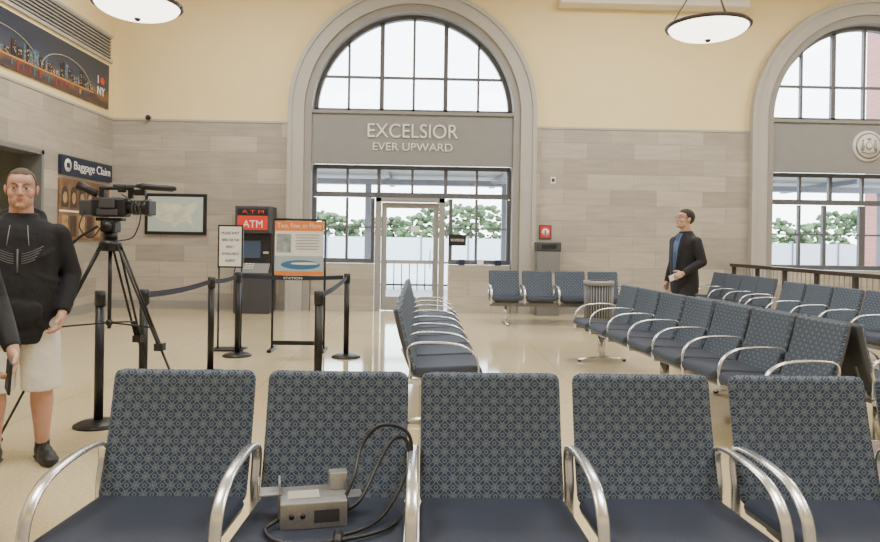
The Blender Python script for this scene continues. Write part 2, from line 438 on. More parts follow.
while y < 12.6:
    w = random.uniform(.05, .16); h = random.uniform(.06, .30)
    b.box((xm, y, 3.98), (xm+.004, y+w, 3.98+h), random.choice([nl[3], nl[2], nl[3], nl[2]]))
    for k in range(8):
        yy = y+random.uniform(0, w*.8); zz = 3.98+random.uniform(0, h*.9)
        b.box((xm+.003, yy, zz), (xm+.007, yy+.020, zz+.014), random.choice([nl[0], nl[4]]))
    if random.random() < .8: b.box((xm, y, 3.80+random.uniform(0, .05)), (xm+.004, y+w*.35, 3.93+random.uniform(0, .04)), random.choice([nl[0], nl[1], nl[1], nl[2]]))
    y += w+.02
for (yc, rr) in ((8.0, .9), (9.9, .9), (11.7, .8)):
    b.tube([(xm+.006, yc+rr*math.cos(t*math.pi/20), 4.0+.36*math.sin(t*math.pi/20)) for t in range(21)], .006, nl[4], 6)
b.box((xm, 6.7, 3.955), (xm+.006, 12.6, 3.98), nl[0])
b.text("I", TL((xm+.004, 12.78, 4.25)), 'white', None, .14, .004)
b.text("NY", TL((xm+.004, 12.90, 4.05)), 'white', .28, .15, .004)
b.ell((xm+.004, 12.95, 4.25), (.005, .08, .07), 'red')
b.done()
b = B("baggage_claim_sign")
b.box((XL+.001, 11.5, 2.40), (XL+.06, 13.35, 2.72), 'navy')
b.text("Baggage Claim", TL((XL+.062, 12.58, 2.56)), 'white', 1.35, .19, .003)
b.tube([(XL+.06, 11.70, 2.56), (XL+.066, 11.70, 2.56)], .11, 'white', 24)
b.cbox((XL+.067, 11.70, 2.56), (.004, .10, .08), 'navy')
b.done()
b = B("baggage_area_poster")
pk = [mat("poster_brown", (0.20, 0.11, 0.06), .5, noise=.5, nscale=3), mat("poster_gold", (0.38, 0.25, 0.12), .5, noise=.4, nscale=9), mat("poster_dark", (0.06, 0.04, 0.03), .5)]
b.box((XL+.001, 11.5, 1.30), (XL+.03, 13.3, 2.34), pk[0])
for i in range(6):
    yc = 11.68+i*.29
    b.box((XL+.028, yc-.11, 1.86), (XL+.034, yc+.11, 2.08), pk[2])
    b.ell((XL+.03, yc, 2.08), (.005, .11, .14), pk[2]); b.ell((XL+.034, yc, 2.02), (.004, .07, .10), pk[1])
    b.box((XL+.028, yc-.10, 1.36), (XL+.034, yc+.10, 1.72), pk[2] if i % 2 else pk[1])
b.box((XL+.028, 11.5, 1.78), (XL+.036, 13.3, 1.81), 'white')
b.done()

# map on back wall
b = B("framed_map")
b.box((-5.34, YB-.08, 1.43), (-4.17, YB-.031, 2.22), 'black'); b.box((-5.28, YB-.085, 1.49), (-4.23, YB-.079, 2.16), mat("map_paper", (0.46, 0.54, 0.51), .5))
land = mat("map_land", (0.62, 0.63, 0.52), .5, noise=.15, nscale=5)
us = [(-.44,.20),(-.2,.22),(.05,.2),(.15,.12),(.25,.17),(.4,.24),(.42,.15),(.34,.02),(.3,-.1),(.36,-.24),(.3,-.22),(.22,-.14),(.08,-.16),(0,-.26),(-.1,-.16),(-.25,-.14),(-.38,-.08),(-.45,.05)]
b.faces([V((-4.755+x, YB-.088, 1.83+z)) for x, z in us], [tuple(range(len(us)))], land)
ml = mat("map_route", (.4, .30, .30), .5)
for k in range(9):
    x = -5.15+k*.085
    b.box((x, YB-.091, 1.75+.04*(k % 3)), (x+.14, YB-.0885, 1.755+.04*(k % 3)), ml)
b.done()
b = B("security_camera_dome"); b.tube([(-5.3, YB-.047, 3.70), (-5.3, YB-.1, 3.70)], .05, 'white', 16); b.ell((-5.3, YB-.1, 3.68), (.05, .05, .05), 'black'); b.done()

# ATM
b = B("atm_machine"); x0, x1 = -3.45, -2.80; ya, yb_ = 12.75, 13.35
b.box((x0, ya, 0), (x1, yb_, .75), 'dgrey', bevel=.015)
b.box((x0, ya+.18, .75), (x1, yb_, 1.50), 'black', bevel=.01)
b.faces([(x0+.02,ya,.75),(x1-.02,ya,.75),(x1-.02,ya+.18,.92),(x0+.02,ya+.18,.92)], [(0,1,2,3)], 'grey')
b.faces([(x0,ya,.75),(x0,ya+.18,.75),(x0,ya+.18,.92)], [(0,1,2)], 'dgrey'); b.faces([(x1,ya,.75),(x1,ya+.18,.75),(x1,ya+.18,.92)], [(0,1,2)], 'dgrey')
b.box((x0+.12, ya+.165, 1.02), (x1-.2, ya+.181, 1.34), mat("atm_screen", (.05, .08, .14), .1))
for i in range(3):
    for j in range(3): b.cbox((x0+.2+i*.06, ya+.07+j*.045, .83+j*.04), (.04, .03, .02), 'white')
b.box((x1-.15, ya+.165, 1.1), (x1-.05, ya+.182, 1.14), 'alu')
b.box((x0, ya+.05, 1.48), (x1, yb_, 1.98), 'dgrey', bevel=.01)
b.box((x0+.05, ya+.035, 1.54), (x1-.05, ya+.052, 1.80), 'red')
b.box((x0+.05, ya+.035, 1.82), (x1-.05, ya+.052, 1.93), 'black')
b.text("ATM", TX((-3.12, ya+.034, 1.65)), 'white', .36, .13, .004)
b.text("A T M", TX((-3.12, ya+.034, 1.875)), 'red', .4, .06, .004)
b.done()

# notice stand + advertising stand
b = B("notice_sign_stand"); cx, cy = -2.37, 8.62
b.box((cx-.155, cy-.015, 1.02), (cx+.155, cy+.015, 1.55), 'black'); b.box((cx-.135, cy-.019, 1.04), (cx+.135, cy-.014, 1.53), 'white')
for i, t in enumerate(["PLEASE WAIT", "HERE FOR THE", "NEXT", "AVAILABLE", "AGENT"]):
    b.text(t, TX((cx, cy-.021, 1.45-i*.085)), 'navy', min(.21, .025*len(t)), .032, .002)
b.tube([(cx-.14, cy, 0.0), (cx-.14, cy, 1.02)], .011, 'blackm'); b.tube([(cx+.14, cy, 0.0), (cx+.14, cy, 1.02)], .011, 'blackm')
b.cbox((cx, cy, .012), (.40, .26, .022), 'blackm', bevel=.004)
b.done()
b = B("advertising_sign_stand"); x0, x1, cy = -1.84, -1.20, 8.60
for x in (x0, x1): b.tube([(x, cy, .03), (x, cy, 1.64)], .014, 'blackm')
for z in (1.63, .92, .10): b.tube([(x0, cy, z), (x1, cy, z)], .014, 'blackm')
for x in (x0, x1): b.cbox((x, cy, .02), (.05, .36, .035), 'blackm', bevel=.008)
b.cbox(((x0+x1)/2, cy, .10), (x1-x0, .03, .05), 'blackm')
b.box((x0+.02, cy-.012, .94), (x1-.02, cy+.012, 1.61), 'white')
b.box((x0+.02, cy-.016, 1.49), (x1-.02, cy-.011, 1.61), 'orange')
b.box((x0+.02, cy-.016, .94), (x1-.02, cy-.011, .99), 'orange')
b.text("Two, Few, or More", TX(((x0+x1)/2, cy-.018, 1.55)), 'white', .54, .07, .002)
for i in range(6): b.cbox(((x0+x1)/2+.10, cy-.015, 1.44-i*.035), (.30-.03*(i % 2), .003, .008), 'grey')
b.box((x0+.04, cy-.016, 1.22), (x0+.22, cy-.011, 1.45), mat("ad_photo", (.30, .36, .38), .5, noise=.4, nscale=12))
b.box((x0+.02, cy-.014, .99), (x1-.02, cy-.011, 1.18), mat("ad_sky", (.40, .50, .56), .5))
b.ell(((x0+x1)/2+.02, cy-.013, 1.07), (.25, .005, .06), 'blue')
b.ell(((x0+x1)/2+.06, cy-.015, 1.085), (.18, .005, .018), 'white')
b.done()

# stanchions + belts
def stanchion(x, y):
    b = B("queue_stanchion")
    b.tube([(0,0,0),(0,0,.012),(0,0,.03),(0,0,.045)], [.17,.17,.13,.04], 'blackm', 32)
    b.tube([(0,0,.03),(0,0,.93)], .032, 'blackm', 20)
    b.tube([(0,0,.88),(0,0,.985),(0,0,.992)], [.038,.038,.028], 'black', 20)
    return b.done((x, y, 0))
def belt(p, q):
    b = B("queue_belt"); p = V(p); q = V(q); d = (q-p).normalized(); n = V((-d.y, d.x, 0))
    p = p+d*.045; q = q-d*.045
    k = 12; vs = []
    for i in range(k+1):
        t = i/k; c = p.lerp(q, t); z = .945-.02*4*t*(1-t)
        for dz, dn in ((-.024,-.0015),(.024,-.0015),(.024,.0015),(-.024,.0015)): vs.append(V((c.x, c.y, z+dz))+n*dn)
    fs = [(i*4+a, i*4+(a+1) % 4, (i+1)*4+(a+1) % 4, (i+1)*4+a) for i in range(k) for a in range(4)]
    b.faces(vs, fs, 'belt')
    mid = p.lerp(q, .5)
    if n.y > 0: n = -n
    ang = math.atan2(-n.y, -n.x) - math.pi/2
    mt = Matrix.Translation((mid.x+n.x*.003, mid.y+n.y*.003, .926)) @ Matrix.Rotation(ang, 4, 'Z') @ Matrix.Rotation(math.pi/2, 4, 'X')
    b.text("STATION", mt, 'white', .22, .026, .001)
    b.done()
ST = [(-2.12, 5.34), (-2.14, 7.1), (-2.16, 8.2), (-.88, 8.2), (-.80, 5.43), (-2.36, 5.14)]
for x, y in ST: stanchion(x, y)
belt((*ST[0], 0), (*ST[1], 0)); belt((*ST[2], 0), (*ST[3], 0)); belt((*ST[4], 0), (*ST[3], 0)); belt((*ST[1], 0), (*ST[2], 0))

# ---------------------------------------------------------------- benches
P = 0.578
def pad(b, w, L, T, fn, mfront, mback, xc, er=.018, cr=.045, nx=14, ny=14):
    us = [-1, -.97, -.93, -.87] + [-.75+1.5*i/(nx-1) for i in range(nx)] + [.87, .93, .97, 1]
    ss = [0, .008, .02, .035] + [.05+(L-.10)*i/(ny-1) for i in range(ny)] + [L-.035, L-.02, L-.008, L]
    for side, m in ((-1, mfront), (1, mback)):
        vs = []; uvs = []
        for s_ in ss:
            de = min(s_, L-s_); hw = w/2
            if de < cr: hw -= cr-math.sqrt(max(0, cr*cr-(cr-de)**2))
            for u in us:
                x = u*hw; d = min(hw-abs(x), de)
                e = math.sqrt(max(0, 1-(1-min(d/er, 1))**2))
                vs.append(fn(xc+x, s_, side*T/2*e, x/(w/2))); uvs.append((x+xc*1.0, s_))
        n = len(us)
        fs = [(j*n+i, j*n+i+1, (j+1)*n+i+1, (j+1)*n+i) for j in range(len(ss)-1) for i in range(n-1)]
        b.faces(vs, fs, m, True, uvs)
def smooth_path(pts, sub=5):
    out = []; pts = [V(p) for p in pts]
    for i in range(len(pts)-1):
        p0 = pts[max(0, i-1)]; p1 = pts[i]; p2 = pts[i+1]; p3 = pts[min(len(pts)-1, i+2)]
        for k in range(sub):
            t = k/sub
            out.append(.5*((2*p1)+(p2-p0)*t+(2*p0-5*p1+4*p2-p3)*t*t+(3*p1-p0-3*p2+p3)*t**3))
    out.append(pts[-1]); return out
def bar(b, pts, w, t, x, m):
    pts = smooth_path(pts); vs = []; fs = []
    for i, p in enumerate(pts):
        a = pts[max(0, i-1)]; c = pts[min(len(pts)-1, i+1)]; d = (c-a).normalized(); n = V((0, -d.z, d.y))
        for dx, dn in ((-w/2, -t*.2), (-w*.3, -t/2), (w*.3, -t/2), (w/2, -t*.2), (w/2, t*.2), (w*.3, t/2), (-w*.3, t/2), (-w/2, t*.2)):
            vs.append(V((x+dx, p.y, p.z))+n*dn)
    k = 8
    for i in range(len(pts)-1):
        for a in range(k): fs.append((i*k+a, i*k+(a+1) % k, (i+1)*k+(a+1) % k, (i+1)*k+a))
    fs += [tuple(range(k)), tuple((len(pts)-1)*k+a for a in range(k))]
    b.faces(vs, fs, m, True)
bench_cache = {}
def bench(n, x, y, rotdeg):
    if n in bench_cache:
        o = bpy.data.objects.new("waiting_bench", bench_cache[n]); COL.objects.link(o)
        o.location = (x, y, 0); o.rotation_euler = (0, 0, math.radians(rotdeg)); return o
    b = B("waiting_bench")
    by, bz = 0.015, .435; ty, tz = .150, .895
    L = math.hypot(ty-by, tz-bz); d = V((0, (ty-by)/L, (tz-bz)/L)); nn = V((0, d.z, -d.y))
    def fback(px, s_, off, u):
        c = .020*(1-u*u) + .012*math.sin(math.pi*min(1, s_/L))
        return V((px, by, bz))+d*s_+nn*(off+c-.01)
    def fseat(px, s_, off, u):
        t = s_/.52
        z = .440 + .028*t - .030*max(0, (t-.85)/.15)**2 - .008*(1-u*u)
        return V((px, .03-s_, z))+V((0, 0, -off))
    for i in range(n):
        xc = P*(i+.5)
        pad(b, .530, L, .05, fback, 'fabric', 'shell', xc, cr=.035)
        pad(b, .530, .52, .06, fseat, 'cushion', 'shell', xc, er=.025, cr=.05)
        b.box((xc-.2, -.40, .375), (xc+.2, -.05, .41), 'shell')
        for sx in (-.17, .17): b.tube([(xc+sx, -.1, .38), (xc+sx, .02, .40), (xc+sx, .10, .60)], .014, 'beam', 8)
    for i in range(n+1):
        xx = P*i + (.020 if i == 0 else (-.020 if i == n else 0))
        bar(b, [(0,.045,.385),(0,.045,.50),(0,.065,.59),(0,.04,.640),(0,-.06,.657),(0,-.22,.655),(0,-.34,.635),(0,-.42,.58),(0,-.452,.50),(0,-.45,.385)], .038, .014, xx, 'alu')
        b.cbox((xx, -.20, .375), (.03, .50, .035), 'alu')
    b.box((.02, -.25, .30), (P*n-.02, -.17, .36), 'beam')
    legs = [P*.5, P*(n-.5)] if n < 5 else [P*.5, P*n/2, P*(n-.5)]
    for lx in legs:
        b.tube([(lx, -.21, .04), (lx, -.21, .31)], [(.03, .045)]*2, 'alu', 12)
        b.tube([(lx, -.50, .018), (lx, -.35, .035), (lx, -.21, .05), (lx, -.05, .035), (lx, .09, .018)], [(.02, .012), (.025, .018), (.03, .025), (.025, .018), (.02, .012)], 'alu', 12, frame=(1, 0, 0))
        for fy in (-.48, .07): b.tube([(lx, fy, 0), (lx, fy, .02)], .022, 'black', 12)
    o = b.done((x, y, 0), math.radians(rotdeg), clean=False)
    bench_cache[n] = o.data
    return o
bench(4, -1.175, 2.50, 0)
bench(2, 1.165, 2.50, 0)
bench(7, -0.03, 4.98, 90)
bench(4, 1.15, 11.9, 0)
bench(7, 2.33, 8.42, -85.4)
bench(4, 3.03, 4.44, 94.6)
bench(4, 5.30, 12.7, -90)
bench(5, 5.05, 9.75, -88)

# guard rail on right
b = B("guard_railing")
b.box((6.0, 6.6, .98), (6.14, 13.3, 1.04), 'brass'); b.box((6.05, 6.6, .10), (6.09, 13.3, .14), 'dgrey')
for i in range(8): b.box((6.04, 6.65+i*.94, 0), (6.10, 6.71+i*.94, .98), 'dgrey')
for i in range(52): b.tube([(6.07, 6.75+i*.125, .14), (6.07, 6.75+i*.125, .98)], .006, 'grey', 6, caps=False)
b.done()

# bins, signs
b = B("trash_can")
b.tube([(0,0,0),(0,0,.04)], .20, 'black', 32); b.tube([(0,0,.03),(0,0,.74)], [.205,.215], 'dgrey', 32)
for i in range(32):
    a = 2*math.pi*i/32
    b.tube([(.215*math.cos(a), .215*math.sin(a), .05), (.225*math.cos(a), .225*math.sin(a), .73)], .009, 'grey', 6)
b.tube([(0,0,.73),(0,0,.80)], [.24,.24], 'grey', 32); b.tube([(0,0,.80),(0,0,.805)], [.16,.16], 'black', 32)
b.done((2.82, 10.9, 0))
b = B("recycling_bin")
b.box((-.22,-.17,0),(.22,.17,1.25), 'grey', bevel=.012); b.box((-.235,-.185,1.22),(.235,.185,1.40), 'dgrey', bevel=.02)
b.box((-.14,-.19,1.27),(.14,-.18,1.35), 'black'); b.box((-.15,-.176,.5),(.15,-.168,.8), 'arch2'); b.done((2.42, 13.25, 0))
b = B("fire_extinguisher_sign"); b.box((2.29, YB-.05, 1.46), (2.53, YB-.031, 1.73), 'dgrey'); b.box((2.31, YB-.055, 1.48), (2.51, YB-.049, 1.71), 'red')
b.tube([(2.41, YB-.056, 1.59), (2.41, YB-.060, 1.59)], .075, 'white', 24); b.cbox((2.41, YB-.061, 1.59), (.035, .003, .09), 'red'); b.done()
b = B("door_notice_plaque"); b.box((.53, YB+.135, 1.30), (.87, YB+.145, 1.52), 'black'); b.text("NO SMOKING", TX((.70, YB+.133, 1.41)), 'white', .26, .05, .001); b.done()
b = B("wall_outlet_plate"); b.box((2.5, YB-.04, 2.55), (2.6, YB-.031, 2.68), 'white'); b.box((2.52, YB-.045, 2.58), (2.58, YB-.04, 2.65), 'dgrey'); b.done()
b = B("information_leaflets")
for i, x in enumerate((.78, 1.15, 1.5)): b.box((x-.06, YB+.01, .922), (x+.06, YB+.09, 1.03), 'white' if i % 2 else 'navy')
b.done()

# pendant lamps
def pendant(x, y, z):
    b = B("pendant_lamp"); R = .42
    b.tube([(R*math.cos(t*math.pi/24), R*math.sin(t*math.pi/24), 0) for t in range(49)], .022, 'brass', 10, frame=(0, 0, 1))
    b.ell((0, 0, 0), (R-.01, R-.01, .14), 'bowl', seg=40, rings=20, cond=lambda v: v.z < .005)
    b.ell((0, 0, -.145), (.03, .03, .025), 'brass')
    for k in range(3):
        a = math.radians(30+120*k)
        b.tube([(R*math.cos(a), R*math.sin(a), .0), (.03*math.cos(a), .03*math.sin(a), .62)], .008, 'brass', 8)
    b.ell((0, 0, .64), (.05, .05, .06), 'brass'); b.tube([(0, 0, .64), (0, 0, H-z-.05)], .012, 'brass', 8)
    b.tube([(0, 0, H-z-.06), (0, 0, H-z)], [.05, .09], 'brass', 20)
    b.done((x, y, z))
pendant(3.02, 7.3, 3.73); pendant(-2.93, 7.1, 3.75); pendant(9.0, 7.3, 3.75); pendant(3.0, .8, 3.75)

# ---------------------------------------------------------------- tripod + video camera
TXc, TYc = -2.14, 4.8
b = B("camera_tripod")
feet = [(-2.82, 4.70), (-1.52, 4.78), (-2.05, 5.45)]
top = V((TXc, TYc, 1.33))
for fx, fy in feet:
    f = V((fx, fy, .0)); hd = (V((fx, fy, 0))-V((TXc, TYc, 0))).normalized(); sd = V((-hd.y, hd.x, 0))
    s0 = top+hd*.06; mid = s0.lerp(f, .52)
    for k in (-1, 1): b.tube([s0+sd*.024*k, mid+sd*.018*k], .0085, 'blackm', 8)
    b.cbox(mid, (.06, .06, .05), 'black', rot=(0, 0, math.atan2(hd.y, hd.x)))
    b.tube([s0.lerp(f, .42), f+V((0, 0, .02))], .009, 'blackm', 8)
    b.ell(f+V((0, 0, .018)), (.03, .03, .018), 'black')
    m2 = s0.lerp(f, .42); b.tube([V((TXc, TYc, .80)), m2], .006, 'blackm', 6)
b.tube([(TXc, TYc, .76), (TXc, TYc, 1.33)], .013, 'blackm', 10); b.ell((TXc, TYc, .80), (.025,)*3, 'black')
b.tube([(TXc, TYc, 1.29), (TXc, TYc, 1.34), (TXc, TYc, 1.37)], [.06, .075, .055], 'blackm', 20)
b.tube([(TXc, TYc, 1.37), (TXc, TYc, 1.42)], .045, 'black', 20)
b.cbox((TXc, TYc, 1.46), (.10, .11, .08), 'blackm', bevel=.012); b.tube([(TXc, TYc-.075, 1.46), (TXc, TYc+.075, 1.46)], .032, 'black', 16)
b.cbox((TXc, TYc, 1.508), (.18, .07, .022), 'black', bevel=.005)
b.tube(smooth_path([(TXc-.05, TYc-.08, 1.46), (TXc-.16, TYc-.11, 1.38), (TXc-.26, TYc-.14, 1.27)]), .010, 'blackm', 8)
b.tube([(TXc-.22, TYc-.127, 1.315), (TXc-.28, TYc-.145, 1.245)], .016, 'black', 10)
b.done()
b = B("video_camera")
def kb(c, size, m, bevel=0.0): b.cbox(V(c)*.88, [q*.88 for q in size], m, bevel=bevel)
def kt(pts, r, m, seg=16): b.tube([V(p)*.88 for p in pts], [q*.88 for q in r] if isinstance(r, list) else r*.88, m, seg)
kb((-.02, 0, 0), (.27, .13, .15), 'black', .018)
kb((-.20, 0, -.005), (.10, .10, .12), 'dgrey', .01)
kt([(.10,0,0),(.14,0,0),(.15,0,0),(.23,0,0),(.235,0,0),(.28,0,0)], [.05,.05,.055,.055,.058,.07], 'black', 24)
for q in (.155, .18, .205): kt([(q, 0, 0), (q+.012, 0, 0)], .059, 'dgrey', 24)
kb((.285, 0, 0), (.03, .155, .115), 'black', .008)
kb((.02, 0, .15), (.27, .035, .03), 'black', .01); kb((.13, 0, .11), (.035, .035, .08), 'black'); kb((-.09, 0, .11), (.035, .035, .08), 'black')
kt([(-.12,-.03,.10),(-.20,-.03,.14),(-.26,-.03,.165)], [.026,.03,.038], 'black')
kt([(.02,-.06,.165),(.22,-.06,.165)], .012, 'dgrey', 12)
kt([(.20,-.06,.165),(.24,-.06,.163),(.47,-.06,.150),(.50,-.06,.148)], [.014,.026,.026,.012], 'black', 14)
kb((.08, -.05, .14), (.05, .05, .05), 'black', .006); kb((-.02, -.08, .03), (.12, .02, .08), 'dgrey', .006); kb((-.02, -.07, -.04), (.16, .02, .05), 'dgrey', .006)
kb((.20, .0, .12), (.09, .06, .05), 'black', .008)
kt(smooth_path([(-.2,-.05,-.03),(-.22,-.09,-.16),(-.12,-.10,-.24),(-.04,-.06,-.1)]), .005, 'black', 6)
kt(smooth_path([(.08,-.05,.10),(.24,-.09,-.02),(.20,-.10,-.22),(.08,-.08,-.26)]), .005, 'black', 6)
b.done((TXc+.02, TYc, 1.592))

# ---------------------------------------------------------------- audio box with cables on the seat
b = B("audio_distribution_box")
sm = mat("brushed_steel_box", (.42, .42, .43), .35, .7, noise=.1, nscale=90)
mt = Matrix.Translation((-.345, 2.275, .478)) @ Matrix.Rotation(math.radians(12), 4, 'Z')
b.box((-.105, -.08, .0), (.105, .08, .085), sm, mt, bevel=.004)
b.box((-.175, .0, .085), (-.10, .075, .089), sm, mt); b.box((-.175, .0, .07), (-.171, .075, .125), sm, mt); b.box((-.110, .0, .0), (-.104, .075, .125), sm, mt)
b.box((.10, .0, .06), (.165, .07, .064), sm, mt); b.box((.055, .02, .085), (.115, .07, .14), sm, mt, bevel=.003)
for i in range(2):
    p0 = mt @ V((-.07+i*.035, -.08, .045)); p1 = mt @ V((-.07+i*.035, -.088, .045)); b.tube([p0, p1], .008, 'black', 16)
b.box((.0, -.083, .02), (.08, -.08, .06), 'dgrey', mt)
b.box((-.08, -.04, .085), (.02, .03, .087), 'arch2', mt)
b.done()
b = B("power_cable")
b.tube(smooth_path([(-.25,2.25,.53),(-.215,2.31,.61),(-.20,2.40,.68),(-.14,2.43,.745),(-.05,2.42,.735),(-.025,2.41,.66),(-.06,2.34,.56),(-.12,2.24,.50),(-.18,2.14,.50),(-.24,2.10,.50)], 6), .0065, 'black', 8)
b.tube(smooth_path([(-.25,2.23,.52),(-.19,2.25,.55),(-.14,2.36,.63),(-.09,2.42,.70),(-.04,2.42,.69),(-.03,2.36,.57),(-.05,2.27,.50),(-.10,2.15,.50),(-.20,2.08,.50),(-.33,2.04,.50),(-.42,2.06,.50),(-.47,2.14,.50),(-.44,2.19,.51)], 6), .0065, 'black', 8)
b.tube([(-.24, 2.10, .505), (-.235, 2.03, .505)], [.016, .013], 'black', 12)
b.tube([(-.255, 2.24, .53), (-.225, 2.245, .535)], .014, 'black', 12)
b.done()
b = B("floor_power_cord")
b.tube(smooth_path([(1.9,6.9,.008),(1.75,6.6,.008),(1.85,6.2,.008),(2.05,6.0,.008),(1.95,5.6,.008),(1.8,5.5,.008)], 6), .008, 'black', 6)
b.cbox((1.85, 6.95, .02), (.2, .08, .04), 'white', bevel=.006); b.done()

# ---------------------------------------------------------------- people
def bake(bd, voxel, smooth_it, parent, name, mats=None):
    bd.name = name
    o = bd.done(clean=False)
    r = o.modifiers.new("r", 'REMESH'); r.mode = 'VOXEL'; r.voxel_size = voxel; r.use_smooth_shade = True
    if smooth_it:
        s = o.modifiers.new("s", 'SMOOTH'); s.iterations = smooth_it; s.factor = .5
    dg = bpy.context.evaluated_depsgraph_get(); me = bpy.data.meshes.new_from_object(o.evaluated_get(dg))
    me.name = name
    for p in me.polygons: p.use_smooth = True
    o.modifiers.clear(); old = o.data; o.data = me; bpy.data.meshes.remove(old)
    if parent: o.parent = parent
    return o
def bvh_of(o):
    return BVHTree.FromPolygons([v.co.copy() for v in o.data.vertices], [tuple(p.vertices) for p in o.data.polygons])

def hand(bd, w, d, n, t, m, curl=.35, k=1.0):
    w = V(w); d = V(d).normalized(); n = V(n); n = (n-d*n.dot(d)).normalized(); t = d.cross(n).normalized() * (1 if V(t).dot(d.cross(n)) > 0 else -1)
    R = Matrix((t, d, n)).transposed().to_4x4()
    mt = Matrix.Translation(w+d*.048*k) @ R
    bd.ell((0, 0, 0), (.041*k, .055*k, .017*k), m, mt, 14, 10)
    bd.ell((.018*k, -.02*k, .006*k), (.022*k, .032*k, .017*k), m, mt, 12, 8)
    bd.capsule(w-d*.02, w+d*.02, .027*k, .026*k, m)
    for i, L in enumerate((.072, .082, .076, .060)):
        p = w+d*(.088-.005*abs(i-1))*k+t*(.029-.0195*i)*k; ang = 0.15
        for j, fr in enumerate((.45, .32, .26)):
            ang += curl*(1+.12*i)
            q = p+(d*math.cos(ang)+n*math.sin(ang))*L*fr*k
            r = (.0098-.0011*j)*k
            bd.capsule(p, q, r, r*.93, m, 10); p = q
    p = w+d*.028*k+t*.034*k; dirs = [(.62, .70, .25), (.88, .30, .40)]
    for j, (a, c, e) in enumerate(dirs):
        q = p+(d*a+t*c+n*e).normalized()*(.038-.006*j)*k
        bd.capsule(p, q, (.0125-.002*j)*k, (.0108-.002*j)*k, m, 10); p = q

